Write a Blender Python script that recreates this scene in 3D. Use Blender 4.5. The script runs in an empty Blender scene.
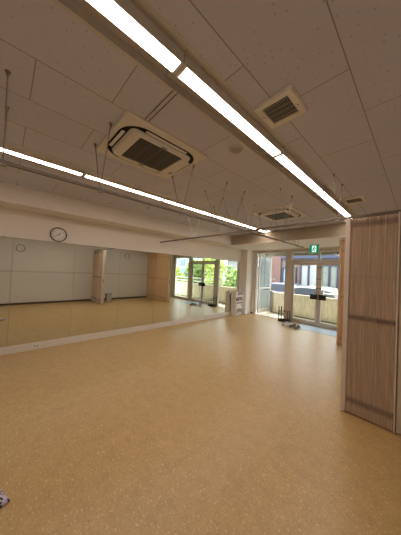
import bpy, bmesh, math, random
from mathutils import Vector, Matrix
random.seed(7)
scene = bpy.context.scene
col = scene.collection
OFF = {}                       # root location of every object of a thing

# ------------------------------------------------------------------ materials
def nt_new(name):
    m = bpy.data.materials.new(name); m.use_nodes = True
    nt = m.node_tree; nt.nodes.clear()
    return m, nt
def N(nt, t, **kw):
    n = nt.nodes.new(t)
    for k, v in kw.items(): setattr(n, k, v)
    return n
def L(nt, a, b): nt.links.new(a, b)
def principled(nt, color=(.8,.8,.8), rough=.5, metal=0, spec=.5):
    o = N(nt, 'ShaderNodeOutputMaterial'); b = N(nt, 'ShaderNodeBsdfPrincipled')
    b.inputs['Base Color'].default_value = (*color, 1); b.inputs['Roughness'].default_value = rough
    b.inputs['Metallic'].default_value = metal; b.inputs['Specular IOR Level'].default_value = spec
    L(nt, b.outputs[0], o.inputs[0]); return b
def mat(name, color, rough=.5, metal=0, spec=.5, var=.06, scale=30, bump=0.0, stretch=(1,1,1)):
    m, nt = nt_new(name); b = principled(nt, color, rough, metal, spec)
    tc = N(nt, 'ShaderNodeTexCoord'); mp = N(nt, 'ShaderNodeMapping'); mp.inputs['Scale'].default_value = stretch
    L(nt, tc.outputs['Object'], mp.inputs[0])
    nz = N(nt, 'ShaderNodeTexNoise'); nz.inputs['Scale'].default_value = scale; nz.inputs['Detail'].default_value = 3
    L(nt, mp.outputs[0], nz.inputs['Vector'])
    r = N(nt, 'ShaderNodeValToRGB')
    r.color_ramp.elements[0].position = .3; r.color_ramp.elements[1].position = .7
    r.color_ramp.elements[0].color = (*[c*(1-var) for c in color], 1)
    r.color_ramp.elements[1].color = (*[min(1, c*(1+var)) for c in color], 1)
    L(nt, nz.outputs[0], r.inputs[0]); L(nt, r.outputs[0], b.inputs['Base Color'])
    if bump:
        bp = N(nt, 'ShaderNodeBump'); bp.inputs['Strength'].default_value = bump; bp.inputs['Distance'].default_value = .01
        L(nt, nz.outputs[0], bp.inputs['Height']); L(nt, bp.outputs[0], b.inputs['Normal'])
    return m
def emit_mat(name, color, s):
    m, nt = nt_new(name); o = N(nt, 'ShaderNodeOutputMaterial'); e = N(nt, 'ShaderNodeEmission')
    e.inputs[0].default_value = (*color, 1); e.inputs[1].default_value = s
    L(nt, e.outputs[0], o.inputs[0]); return m

LAMP = 24.5
LAMP_COL = (1, .84, .735)
WORLD = 7.0
SUN = 6.0

def floor_mat():
    m, nt = nt_new('vinyl_floor'); b = principled(nt, (.4,.25,.12), .34, 0, .75)
    tc = N(nt, 'ShaderNodeTexCoord')
    base = (.60, .425, .225)
    nz = N(nt, 'ShaderNodeTexNoise'); nz.inputs['Scale'].default_value = 9; nz.inputs['Detail'].default_value = 6
    nz.inputs['Roughness'].default_value = .7
    L(nt, tc.outputs['Object'], nz.inputs['Vector'])
    r = N(nt, 'ShaderNodeValToRGB'); r.color_ramp.elements[0].position = .3; r.color_ramp.elements[1].position = .72
    r.color_ramp.elements[0].color = (.47,.312,.122,1); r.color_ramp.elements[1].color = (.595,.41,.167,1)
    L(nt, nz.outputs[0], r.inputs[0])
    prev = r.outputs[0]
    # flecks lying along two directions, light ones and dark ones
    for (sx, sy, thr, c, seed) in ((34, 90, .685, (.78,.62,.38,1), 3.1), (85, 34, .695, (.74,.58,.34,1), 9.7),
                                   (40, 105, .67, (.41,.26,.10,1), 17.3), (100, 42, .68, (.42,.27,.105,1), 23.9)):
        mp = N(nt, 'ShaderNodeMapping'); mp.inputs['Scale'].default_value = (sx, sy, 1); mp.inputs['Location'].default_value = (seed, seed, 0)
        mp.inputs['Rotation'].default_value = (0, 0, .12)
        L(nt, tc.outputs['Object'], mp.inputs[0])
        n2 = N(nt, 'ShaderNodeTexNoise'); n2.inputs['Scale'].default_value = 1.0; n2.inputs['Detail'].default_value = 1.5
        L(nt, mp.outputs[0], n2.inputs['Vector'])
        rr = N(nt, 'ShaderNodeValToRGB'); rr.color_ramp.elements[0].position = thr-.05; rr.color_ramp.elements[1].position = thr+.03
        L(nt, n2.outputs[0], rr.inputs[0])
        mx = N(nt, 'ShaderNodeMix', data_type='RGBA'); L(nt, rr.outputs[0], mx.inputs[0]); L(nt, prev, mx.inputs[6]); mx.inputs[7].default_value = c
        prev = mx.outputs[2]
    # tile joints, very faint
    bk = N(nt, 'ShaderNodeTexBrick'); bk.offset = 0; bk.inputs['Scale'].default_value = 1
    bk.inputs['Brick Width'].default_value = .455; bk.inputs['Row Height'].default_value = .455
    bk.inputs['Mortar Size'].default_value = .0012; bk.inputs['Color1'].default_value = (1,1,1,1); bk.inputs['Color2'].default_value = (.96,.96,.96,1)
    bk.inputs['Mortar'].default_value = (.80,.78,.76,1)
    L(nt, tc.outputs['Object'], bk.inputs['Vector'])
    ml = N(nt, 'ShaderNodeMix', data_type='RGBA', blend_type='MULTIPLY'); ml.inputs[0].default_value = 1
    L(nt, prev, ml.inputs[6]); L(nt, bk.outputs[0], ml.inputs[7]); L(nt, ml.outputs[2], b.inputs['Base Color'])
    n3 = N(nt, 'ShaderNodeTexNoise'); n3.inputs['Scale'].default_value = 3
    L(nt, tc.outputs['Object'], n3.inputs['Vector'])
    mr = N(nt, 'ShaderNodeMapRange'); mr.inputs['To Min'].default_value = .34; mr.inputs['To Max'].default_value = .44
    L(nt, n3.outputs[0], mr.inputs[0]); L(nt, mr.outputs[0], b.inputs['Roughness'])
    return m

def ceiling_mat():
    m, nt = nt_new('ceiling_board'); b = principled(nt, (.7,.66,.62), .9, 0, .2)
    tc = N(nt, 'ShaderNodeTexCoord')
    # boards .91 x .455 laid half staggered, long side along y
    mp = N(nt, 'ShaderNodeMapping'); mp.inputs['Rotation'].default_value = (0, 0, math.pi/2)
    sp = N(nt, 'ShaderNodeSeparateXYZ'); cb = N(nt, 'ShaderNodeCombineXYZ')
    L(nt, tc.outputs['Object'], sp.inputs[0])
    ax = N(nt, 'ShaderNodeMath', operation='ADD'); ax.inputs[1].default_value = 9.10 - .085 + .455
    ay = N(nt, 'ShaderNodeMath', operation='ADD'); ay.inputs[1].default_value = 8.8 + .32
    L(nt, sp.outputs[1], ax.inputs[0]); L(nt, sp.outputs[0], ay.inputs[0])
    L(nt, ax.outputs[0], cb.inputs[0]); L(nt, ay.outputs[0], cb.inputs[1])
    bk = N(nt, 'ShaderNodeTexBrick'); bk.offset = .5; bk.inputs['Scale'].default_value = 1
    bk.inputs['Brick Width'].default_value = .91; bk.inputs['Row Height'].default_value = .44
    bk.inputs['Mortar Size'].default_value = .0035; bk.inputs['Mortar Smooth'].default_value = .2
    bk.inputs['Color1'].default_value = (.60,.60,.69,1); bk.inputs['Color2'].default_value = (.575,.575,.66,1)
    bk.inputs['Mortar'].default_value = (.30,.26,.22,1)
    L(nt, cb.outputs[0], bk.inputs['Vector'])
    vo = N(nt, 'ShaderNodeTexVoronoi'); vo.inputs['Scale'].default_value = 23; vo.inputs['Randomness'].default_value = .9
    L(nt, tc.outputs['Object'], vo.inputs['Vector'])
    rr = N(nt, 'ShaderNodeValToRGB'); rr.color_ramp.elements[0].position = .10; rr.color_ramp.elements[1].position = .17
    rr.color_ramp.elements[0].color = (.74,.72,.70,1); rr.color_ramp.elements[1].color = (1,1,1,1)
    L(nt, vo.outputs[0], rr.inputs[0])
    ml = N(nt, 'ShaderNodeMix', data_type='RGBA', blend_type='MULTIPLY'); ml.inputs[0].default_value = 1
    L(nt, bk.outputs[0], ml.inputs[6]); L(nt, rr.outputs[0], ml.inputs[7]); L(nt, ml.outputs[2], b.inputs['Base Color'])
    return m

def mirror_mat():
    m, nt = nt_new('mirror_glass'); o = N(nt, 'ShaderNodeOutputMaterial'); g = N(nt, 'ShaderNodeBsdfGlossy')
    g.inputs[0].default_value = (.76,.80,.74,1); g.inputs['Roughness'].default_value = .003
    tc = N(nt, 'ShaderNodeTexCoord'); nz = N(nt, 'ShaderNodeTexNoise'); nz.inputs['Scale'].default_value = .8
    L(nt, tc.outputs['Object'], nz.inputs['Vector'])
    r = N(nt, 'ShaderNodeValToRGB'); r.color_ramp.elements[0].color = (.74,.78,.72,1); r.color_ramp.elements[1].color = (.79,.82,.77,1)
    L(nt, nz.outputs[0], r.inputs[0]); L(nt, r.outputs[0], g.inputs[0])
    L(nt, g.outputs[0], o.inputs[0]); return m
def glass_mat(name='clear_glass', tint=(.93,.96,.95)):
    m, nt = nt_new(name); o = N(nt, 'ShaderNodeOutputMaterial')
    t = N(nt, 'ShaderNodeBsdfTransparent'); t.inputs[0].default_value = (*tint, 1)
    g = N(nt, 'ShaderNodeBsdfGlossy'); g.inputs['Roughness'].default_value = .01
    lw = N(nt, 'ShaderNodeLayerWeight'); lw.inputs[0].default_value = .5
    pw = N(nt, 'ShaderNodeMath', operation='POWER'); pw.inputs[1].default_value = 4; L(nt, lw.outputs['Facing'], pw.inputs[0])
    f = N(nt, 'ShaderNodeMapRange'); f.inputs['To Min'].default_value = .03; f.inputs['To Max'].default_value = .7; L(nt, pw.outputs[0], f.inputs[0])
    mx = N(nt, 'ShaderNodeMixShader'); L(nt, f.outputs[0], mx.inputs[0]); L(nt, t.outputs[0], mx.inputs[1]); L(nt, g.outputs[0], mx.inputs[2])
    L(nt, mx.outputs[0], o.inputs[0]); return m
def pleat_mat(name, c, pinch_shade):
    """pleated vinyl; shade where the folds are pinched is painted in as darker bands"""
    m, nt = nt_new(name); b = principled(nt, c, .55, 0, .35)
    tc = N(nt, 'ShaderNodeTexCoord'); sp = N(nt, 'ShaderNodeSeparateXYZ'); L(nt, tc.outputs['Object'], sp.inputs[0])
    nz = N(nt, 'ShaderNodeTexNoise'); nz.inputs['Scale'].default_value = 1; nz.inputs['Detail'].default_value = 2
    mp = N(nt, 'ShaderNodeMapping'); mp.inputs['Scale'].default_value = (75, 75, 1.2); L(nt, tc.outputs['Object'], mp.inputs[0]); L(nt, mp.outputs[0], nz.inputs['Vector'])
    r = N(nt, 'ShaderNodeValToRGB'); r.color_ramp.elements[0].position = .35; r.color_ramp.elements[1].position = .65
    r.color_ramp.elements[0].color = (*[x*.80 for x in c], 1); r.color_ramp.elements[1].color = (*[x*1.1 for x in c], 1)
    L(nt, nz.outputs[0], r.inputs[0]); prev = r.outputs[0]
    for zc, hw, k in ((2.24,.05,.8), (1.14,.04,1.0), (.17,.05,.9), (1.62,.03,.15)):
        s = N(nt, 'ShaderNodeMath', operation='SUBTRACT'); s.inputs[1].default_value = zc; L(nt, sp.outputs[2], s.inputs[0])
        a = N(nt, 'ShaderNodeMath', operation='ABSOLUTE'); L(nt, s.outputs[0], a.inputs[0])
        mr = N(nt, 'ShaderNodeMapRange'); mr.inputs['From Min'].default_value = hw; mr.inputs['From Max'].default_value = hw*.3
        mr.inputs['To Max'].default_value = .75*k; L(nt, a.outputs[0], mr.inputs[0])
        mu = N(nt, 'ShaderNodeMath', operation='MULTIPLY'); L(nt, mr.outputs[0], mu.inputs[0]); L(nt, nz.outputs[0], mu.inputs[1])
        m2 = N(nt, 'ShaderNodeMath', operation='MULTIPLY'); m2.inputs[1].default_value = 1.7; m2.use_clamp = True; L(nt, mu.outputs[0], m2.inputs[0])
        mx = N(nt, 'ShaderNodeMix', data_type='RGBA'); L(nt, m2.outputs[0], mx.inputs[0]); L(nt, prev, mx.inputs[6]); mx.inputs[7].default_value = (*pinch_shade, 1)
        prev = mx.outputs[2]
    L(nt, prev, b.inputs['Base Color']); return m
def brick_mat(name, c1, c2, mortar, w=.22, h=.07):
    m, nt = nt_new(name); b = principled(nt, c1, .85)
    tc = N(nt, 'ShaderNodeTexCoord'); sp = N(nt, 'ShaderNodeSeparateXYZ'); cb = N(nt, 'ShaderNodeCombineXYZ')
    L(nt, tc.outputs['Object'], sp.inputs[0]); L(nt, sp.outputs[0], cb.inputs[0]); L(nt, sp.outputs[2], cb.inputs[1])
    bk = N(nt, 'ShaderNodeTexBrick'); bk.inputs['Scale'].default_value = 1; bk.inputs['Brick Width'].default_value = w; bk.inputs['Row Height'].default_value = h
    bk.inputs['Mortar Size'].default_value = .006
    bk.inputs['Color1'].default_value = (*c1,1); bk.inputs['Color2'].default_value = (*c2,1); bk.inputs['Mortar'].default_value = (*mortar,1)
    L(nt, cb.outputs[0], bk.inputs['Vector']); L(nt, bk.outputs[0], b.inputs['Base Color']); return m
def dots_mat(name):
    m, nt = nt_new(name); b = principled(nt, (.5,.5,.55), .8)
    tc = N(nt, 'ShaderNodeTexCoord'); vo = N(nt, 'ShaderNodeTexVoronoi'); vo.inputs['Scale'].default_value = 55
    L(nt, tc.outputs['Object'], vo.inputs['Vector'])
    r = N(nt, 'ShaderNodeValToRGB'); r.color_ramp.interpolation = 'CONSTANT'
    r.color_ramp.elements[0].color = (.02,.02,.05,1); r.color_ramp.elements[1].position = .42; r.color_ramp.elements[1].color = (.62,.60,.72,1)
    e = r.color_ramp.elements.new(.3); e.color = (.16,.10,.14,1)
    L(nt, vo.outputs[0], r.inputs[0]); L(nt, r.outputs[0], b.inputs['Base Color']); return m

M = dict(
    floor=floor_mat(), ceil=ceiling_mat(), mirror=mirror_mat(), glass=glass_mat(), glass2=glass_mat('grey_tinted_glass', (.70,.74,.71)),
    wall=mat('painted_wall', (.78,.74,.70), .85, 0, .3, .02, 60, .05),
    wall_r=mat('papered_wall', (.76,.74,.71), .85, 0, .3, .02, 60, .05),
    beam=mat('painted_beam', (.74,.70,.65), .85, 0, .3, .03, 30),
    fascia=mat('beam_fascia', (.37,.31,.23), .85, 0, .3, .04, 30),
    cream=mat('cream_trim', (.76,.72,.66), .5, 0, .5, .03, 20),
    channel=mat('channel_metal', (.57,.545,.52), .6, 0, .4, .04, 20),
    white=mat('white_plastic', (.82,.80,.76), .4, 0, .5, .02, 20),
    ivory=mat('ivory_plastic', (.72,.68,.60), .45, 0, .5, .02, 20),
    greyplastic=mat('grey_plastic', (.30,.28,.26), .5, 0, .5, .03, 20),
    darkslot=mat('dark_slot', (.02,.018,.016), .7, 0, .2, .1, 20),
    grille=mat('grille_grey', (.06,.06,.058), .6, 0, .3, .1, 40),
    slat=mat('grille_slat', (.17,.16,.15), .5, 0, .4, .05, 40),
    rodm=mat('rod_steel', (.30,.27,.24), .4, .7, .5, .1, 60),
    rail=mat('rail_bronze', (.15,.12,.095), .5, .3, .5, .08, 40),
    whiterod=mat('white_rod', (.78,.75,.70), .4, 0, .5, .03, 40),
    alu=mat('champagne_aluminium', (.62,.57,.50), .42, .35, .5, .04, 30, 0, (1,1,.1)),
    black=mat('black_plastic', (.016,.016,.018), .45, 0, .4, .1, 40),
    blackm=mat('black_metal', (.02,.02,.022), .4, .3, .5, .1, 40),
    brownbase=mat('brown_baseboard', (.085,.06,.045), .5, 0, .4, .1, 30),
    dado=mat('grey_dado', (.60,.58,.56), .6, 0, .4, .05, 30),
    clockrim=mat('clock_rim', (.10,.075,.06), .35, .2, .5, .08, 30),
    clockrim2=mat('clock_rim_grey', (.20,.19,.18), .35, .2, .5, .08, 30),
    face=mat('clock_face', (.80,.78,.74), .5, 0, .4, .02, 30),
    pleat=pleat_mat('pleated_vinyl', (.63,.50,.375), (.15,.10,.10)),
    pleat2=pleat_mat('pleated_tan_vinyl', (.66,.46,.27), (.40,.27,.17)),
    post=mat('post_vinyl', (.66,.57,.49), .45, 0, .5, .04, 20),
    post2=mat('post_tan', (.62,.45,.29), .5, 0, .5, .05, 20),
    mat=mat('entrance_mat', (.42,.50,.60), .5, 0, .5, .08, 90, .1),
    green=mat('sign_green', (.0,.22,.10), .4, 0, .5, .05, 30),
    signlit=emit_mat('sign_lit_panel', (.80,1,.86), 1.1),
    signgreen=emit_mat('sign_lit_green', (.0,.24,.10), 1.0),
    concrete=mat('parapet_concrete', (.76,.67,.51), .9, 0, .2, .14, 9, .1, (2.5,2.5,.5)),
    terrace=mat('terrace_paving', (.72,.66,.52), .85, 0, .3, .06, 12),
    parapet_base_strip=mat('dark_base_strip', (.16,.14,.11), .8, 0, .3, .1, 20),
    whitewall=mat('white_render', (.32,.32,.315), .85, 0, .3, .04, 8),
    eave=mat('eave_olive', (.23,.20,.13), .85, 0, .3, .06, 8),
    brick=brick_mat('red_brick', (.12,.06,.045), (.145,.075,.058), (.15,.12,.10)),
    greybrick=brick_mat('grey_tile', (.13,.12,.12), (.16,.145,.14), (.20,.19,.18), .3, .15),
    navy=mat('navy_frame', (.016,.019,.045), .5, 0, .5, .1, 20),
    bluepane=mat('blue_pane', (.15,.22,.28), .12, 0, .6, .15, 3),
    curtainpane=mat('curtain_pane', (.17,.18,.15), .3, 0, .5, .2, 5),
    blueband=mat('blue_band', (.03,.035,.075), .6, 0, .5, .08, 10),
    asphalt=mat('asphalt', (.22,.22,.235), .9, 0, .2, .1, 15),
    carblue=mat('car_silver_blue', (.17,.19,.23), .25, .4, .6, .04, 8),
    carwhite=mat('car_white', (.32,.32,.335), .25, 0, .6, .02, 8),
    carglass=mat('car_window', (.05,.055,.07), .1, 0, .7, .1, 5),
    tyre=mat('tyre_rubber', (.02,.02,.02), .8, 0, .2, .1, 30),
    bark=mat('bark', (.17,.12,.08), .9, 0, .2, .2, 20, .3),
    leafy=mat('leaf_yellow_green', (.58,.66,.20), .6, 0, .3, .3, 3),
    leafd=mat('leaf_green', (.34,.46,.16), .6, 0, .3, .3, 3),
    bluegrey=mat('blue_grey_cladding', (.30,.38,.46), .7, 0, .3, .08, 6),
    darkcl=mat('dark_cladding', (.12,.13,.15), .7, 0, .3, .1, 6),
    railwhite=mat('white_railing', (.82,.84,.84), .4, .1, .5, .03, 20),
    shoe=mat('shoe_canvas', (.62,.60,.55), .8, 0, .2, .12, 40),
    shoe2=mat('shoe_olive', (.15,.14,.10), .8, 0, .2, .15, 40),
    sole=mat('shoe_sole', (.80,.79,.76), .6, 0, .3, .05, 40),
    dots=dots_mat('spotted_fabric'),
    binm=mat('bin_grey', (.55,.54,.52), .5, 0, .4, .05, 20),
    pinkish=mat('pink_plastic', (.62,.36,.42), .5, 0, .4, .1, 20),
    plum=mat('plum_plastic', (.22,.10,.17), .5, 0, .4, .1, 20),
    umb=mat('umbrella_grey', (.36,.38,.42), .6, 0, .3, .1, 30),
    lamp=emit_mat('tube_diffuser', LAMP_COL, LAMP),
)

# ------------------------------------------------------------------ mesh helper
class MB:
    def __init__(s): s.bm = bmesh.new()
    def add(s, verts, faces):
        vs = [s.bm.verts.new(v) for v in verts]
        for f in faces:
            try: s.bm.faces.new([vs[i] for i in f])
            except ValueError: pass
        return vs
    def box(s, x0, x1, y0, y1, z0, z1, bev=0):
        if x0 > x1: x0, x1 = x1, x0
        if y0 > y1: y0, y1 = y1, y0
        if z0 > z1: z0, z1 = z1, z0
        vs = s.add([(x0,y0,z0),(x1,y0,z0),(x1,y1,z0),(x0,y1,z0),(x0,y0,z1),(x1,y0,z1),(x1,y1,z1),(x0,y1,z1)],
              [(3,2,1,0),(4,5,6,7),(0,1,5,4),(1,2,6,5),(2,3,7,6),(3,0,4,7)])
        if bev:
            es = {e for v in vs for e in v.link_edges}
            bmesh.ops.bevel(s.bm, geom=list(es), offset=bev, segments=2, affect='EDGES', profile=.5)
        return s
    def tube(s, pts, r, n=8, cap=True):
        pts = [Vector(p) for p in pts]; rings = []
        rs = r if isinstance(r, (list, tuple)) else [r]*len(pts)
        for i, p in enumerate(pts):
            d = (pts[min(i+1, len(pts)-1)] - pts[max(i-1, 0)]).normalized()
            a = d.cross(Vector((0,0,1)))
            if a.length < 1e-3: a = d.cross(Vector((1,0,0)))
            a.normalize(); b = d.cross(a)
            rings.append([s.bm.verts.new(p + rs[i]*(a*math.cos(2*math.pi*k/n) + b*math.sin(2*math.pi*k/n))) for k in range(n)])
        for i in range(len(rings)-1):
            for k in range(n):
                s.bm.faces.new((rings[i][k], rings[i][(k+1)%n], rings[i+1][(k+1)%n], rings[i+1][k]))
        if cap:
            s.bm.faces.new(rings[0][::-1]); s.bm.faces.new(rings[-1])
        return s
    def lathe(s, c, axis, prof, n=32):
        """prof: (radius, distance along axis)"""
        c = Vector(c); ax = Vector(axis).normalized()
        a = ax.cross(Vector((0,0,1)))
        if a.length < 1e-3: a = Vector((1,0,0))
        a.normalize(); b = ax.cross(a); rings = []
        for r, h in prof:
            if r < 1e-6: rings.append([s.bm.verts.new(c + ax*h)])
            else: rings.append([s.bm.verts.new(c + ax*h + r*(a*math.cos(2*math.pi*k/n)+b*math.sin(2*math.pi*k/n))) for k in range(n)])
        for p, q in zip(rings, rings[1:]):
            for k in range(n):
                k2 = (k+1) % n
                if len(p) == 1 and len(q) == 1: continue
                if len(p) == 1: f = (p[0], q[k2], q[k])
                elif len(q) == 1: f = (p[k], p[k2], q[0])
                else: f = (p[k], p[k2], q[k2], q[k])
                s.bm.faces.new(f)
        return s
    def prism(s, pts, axis, a0, a1):
        """outline of 2D points extruded along axis: 'x' takes (y,z), 'y' takes (x,z), 'z' takes (x,y)"""
        def P(p, a):
            return {'x': (a, p[0], p[1]), 'y': (p[0], a, p[1]), 'z': (p[0], p[1], a)}[axis]
        n = len(pts)
        v0 = [s.bm.verts.new(P(p, a0)) for p in pts]; v1 = [s.bm.verts.new(P(p, a1)) for p in pts]
        s.bm.faces.new(v0[::-1]); s.bm.faces.new(v1)
        for k in range(n): s.bm.faces.new((v0[k], v0[(k+1)%n], v1[(k+1)%n], v1[k]))
        return s
    def build(s, name, m, parent=None, smooth=False, bevel=0, keep=False):
        if not keep: bmesh.ops.recalc_face_normals(s.bm, faces=s.bm.faces[:])
        off = OFF.get(parent.name, Vector((0,0,0))) if parent else Vector((0,0,0))
        if off.length: bmesh.ops.translate(s.bm, verts=s.bm.verts[:], vec=-off)
        me = bpy.data.meshes.new(name); s.bm.to_mesh(me); s.bm.free()
        me.materials.append(M[m] if isinstance(m, str) else m)
        if smooth:
            for p in me.polygons: p.use_smooth = True
        o = bpy.data.objects.new(name, me); col.objects.link(o)
        if parent: o.parent = parent; OFF[o.name] = off
        if bevel:
            b = o.modifiers.new('bevel', 'BEVEL'); b.width = bevel; b.segments = 2; b.limit_method = 'ANGLE'
        if smooth:
            try: me.shade_auto_smooth
            except AttributeError: pass
        return o
def tag(o, label=None, cat=None, group=None, kind=None):
    if label: o['label'] = label
    if cat: o['category'] = cat
    if group: o['group'] = group
    if kind: o['kind'] = kind
    return o
def empty(name, loc, label, cat, group=None, kind=None):
    o = bpy.data.objects.new(name, None); col.objects.link(o); o.location = loc; o.empty_display_size = .1
    OFF[o.name] = Vector(loc)
    return tag(o, label, cat, group, kind)
def copy_tree(o, parent=None):
    c = o.copy(); col.objects.link(c)
    if parent: c.parent = parent
    for ch in list(o.children): copy_tree(ch, c)
    return c
def structure(o): o['kind'] = 'structure'; return o
def box(name, m, *a, parent=None, bev=0, bevel=0): return MB().box(*a, bev=bev).build(name, m, parent, bevel=bevel)

# ------------------------------------------------------------------ room shell
XM, XR, YB, YF, ZC = -4.96, .76, 7.31, -1.6, 2.85      # mirror wall, right wall, door wall, wall behind, ceiling
XS, ZS = -4.49, 2.555                                   # dropped soffit over the mirrors
YBM, ZBM = 5.60, 2.53                                   # beam in front of the doors
structure(box('floor', 'floor', XM, XR, YF, YB, -.12, 0))
structure(box('wall_left', 'wall', XM-.12, XM, YF-.12, YB+.14, -.12, ZC+.2))
structure(box('wall_right', 'wall_r', XR, XR+.12, YF-.12, YB+.14, -.12, ZC+.2))
structure(box('wall_front', 'wall', XM, XR, YF-.12, YF, -.12, ZC+.2))
FX0, FX1, FZ = -4.63, .20, 2.49
w = MB(); w.box(XM, FX0, YB, YB+.14, -.12, ZC+.2); w.box(FX1, XR, YB, YB+.14, -.12, ZC+.2); w.box(FX0, FX1, YB, YB+.14, FZ, ZC+.2)
structure(w.build('wall_back', 'wall'))
# ceiling with the two long recesses of the light rows
LX = (-3.18, -1.065); HW = .14; RD = .055
w = MB(); xs = [XM] + [v for x in LX for v in (x-HW, x+HW)] + [XR]
for i in range(0, len(xs), 2): w.box(xs[i], xs[i+1], YF, YB, ZC, ZC+.04)
structure(w.build('ceiling', 'ceil'))
for i, x in enumerate(LX):
    w = MB()
    w.box(x-HW-.02, x-HW+.004, YF, YBM, ZC-.002, ZC+RD); w.box(x+HW-.004, x+HW+.02, YF, YBM, ZC-.002, ZC+RD)
    w.box(x-HW-.02, x+HW+.02, YF, YBM, ZC+RD-.001, ZC+RD+.02)
    for k in range(6): w.box(x-HW, x+HW, -.545+1.275*k-.004, -.545+1.275*k+.004, ZC+RD-.012, ZC+RD)
    structure(w.build('trim_%d' % (i+1), 'channel'))
w = MB(); w.box(-1.63, -1.205, .797, .803, ZC-.003, ZC); w.box(-1.63, -1.205, .832, .838, ZC-.003, ZC); structure(w.build('trim_9', 'brownbase'))
structure(box('trim_3', 'beam', XM, XS, YF, YBM, ZS, ZC))
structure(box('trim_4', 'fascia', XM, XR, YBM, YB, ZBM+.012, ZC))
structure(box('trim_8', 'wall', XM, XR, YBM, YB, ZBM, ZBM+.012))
structure(box('trim_5', 'wall', XM, -4.72, 6.92, YB, 0, ZBM))
structure(box('baseboard_left', 'cream', XM, XM+.03, YF, 6.92, 0, .13, bevel=.004))
structure(box('baseboard_right', 'brownbase', XR-.012, XR, YF, YB, 0, .075))
structure(box('baseboard_back', 'brownbase', -4.72, FX0, YB-.012, YB, 0, .06))
structure(box('trim_6', 'dado', XR-.02, XR, YF, YB, 1.255, 1.315))

# ------------------------------------------------------------------ mirrors
words = ['first', 'second', 'third', 'fourth', 'fifth', 'sixth', 'seventh', 'eighth']
for k in range(8):
    y0 = -.86 + .955*k; y1 = y0 + .955
    t = empty('wall_mirror', (XM, (y0+y1)/2, .13), '', 'mirror', 'mirror panels along the left wall')
    t['label'] = ['full height mirror panel cut off by the left edge of the photo',
                  'full height mirror panel below the wall clock, reflecting a clock near its left edge',
                  'full height mirror panel reflecting the near partition end and small grey bin',
                  'full height mirror panel reflecting the far wall clock, just left of the tan partition',
                  'full height mirror panel reflecting the tan folding partition',
                  'full height mirror panel reflecting the shoes and a glass door',
                  'full height mirror panel reflecting the umbrella stand and green trees',
                  'full height mirror panel at the far end beside the shelf rack'][k]
    box('glass', 'mirror', XM+.001, XM+.008, y0+.002, y1-.002, .135, 2.045, parent=t)
    box('backing', 'greyplastic', XM, XM+.001, y0+.0005, y1-.0005, .132, 2.048, parent=t)
def outlet(y, z, label, x=XM+.03, sgn=1):
    t = empty('wall_outlet', (x, y, z), label, 'outlet', None)
    box('cover_plate', 'white', x, x+sgn*.008, y-.06, y+.06, z-.032, z+.032, parent=t, bevel=.002)
    for d in (-.022, .022): box('socket_slot', 'greyplastic', x+sgn*.008, x+sgn*.0095, y+d-.012, y+d+.012, z-.014, z+.014, parent=t)
outlet(.50, .075, 'white wall outlet on the cream base rail below the mirrors near the left edge')
outlet(5.70, .075, 'small wall outlet on the base rail near the shelf rack')
outlet(.41, .30, 'white wall outlet low on the right wall seen in the mirror', XR, -1)

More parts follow.
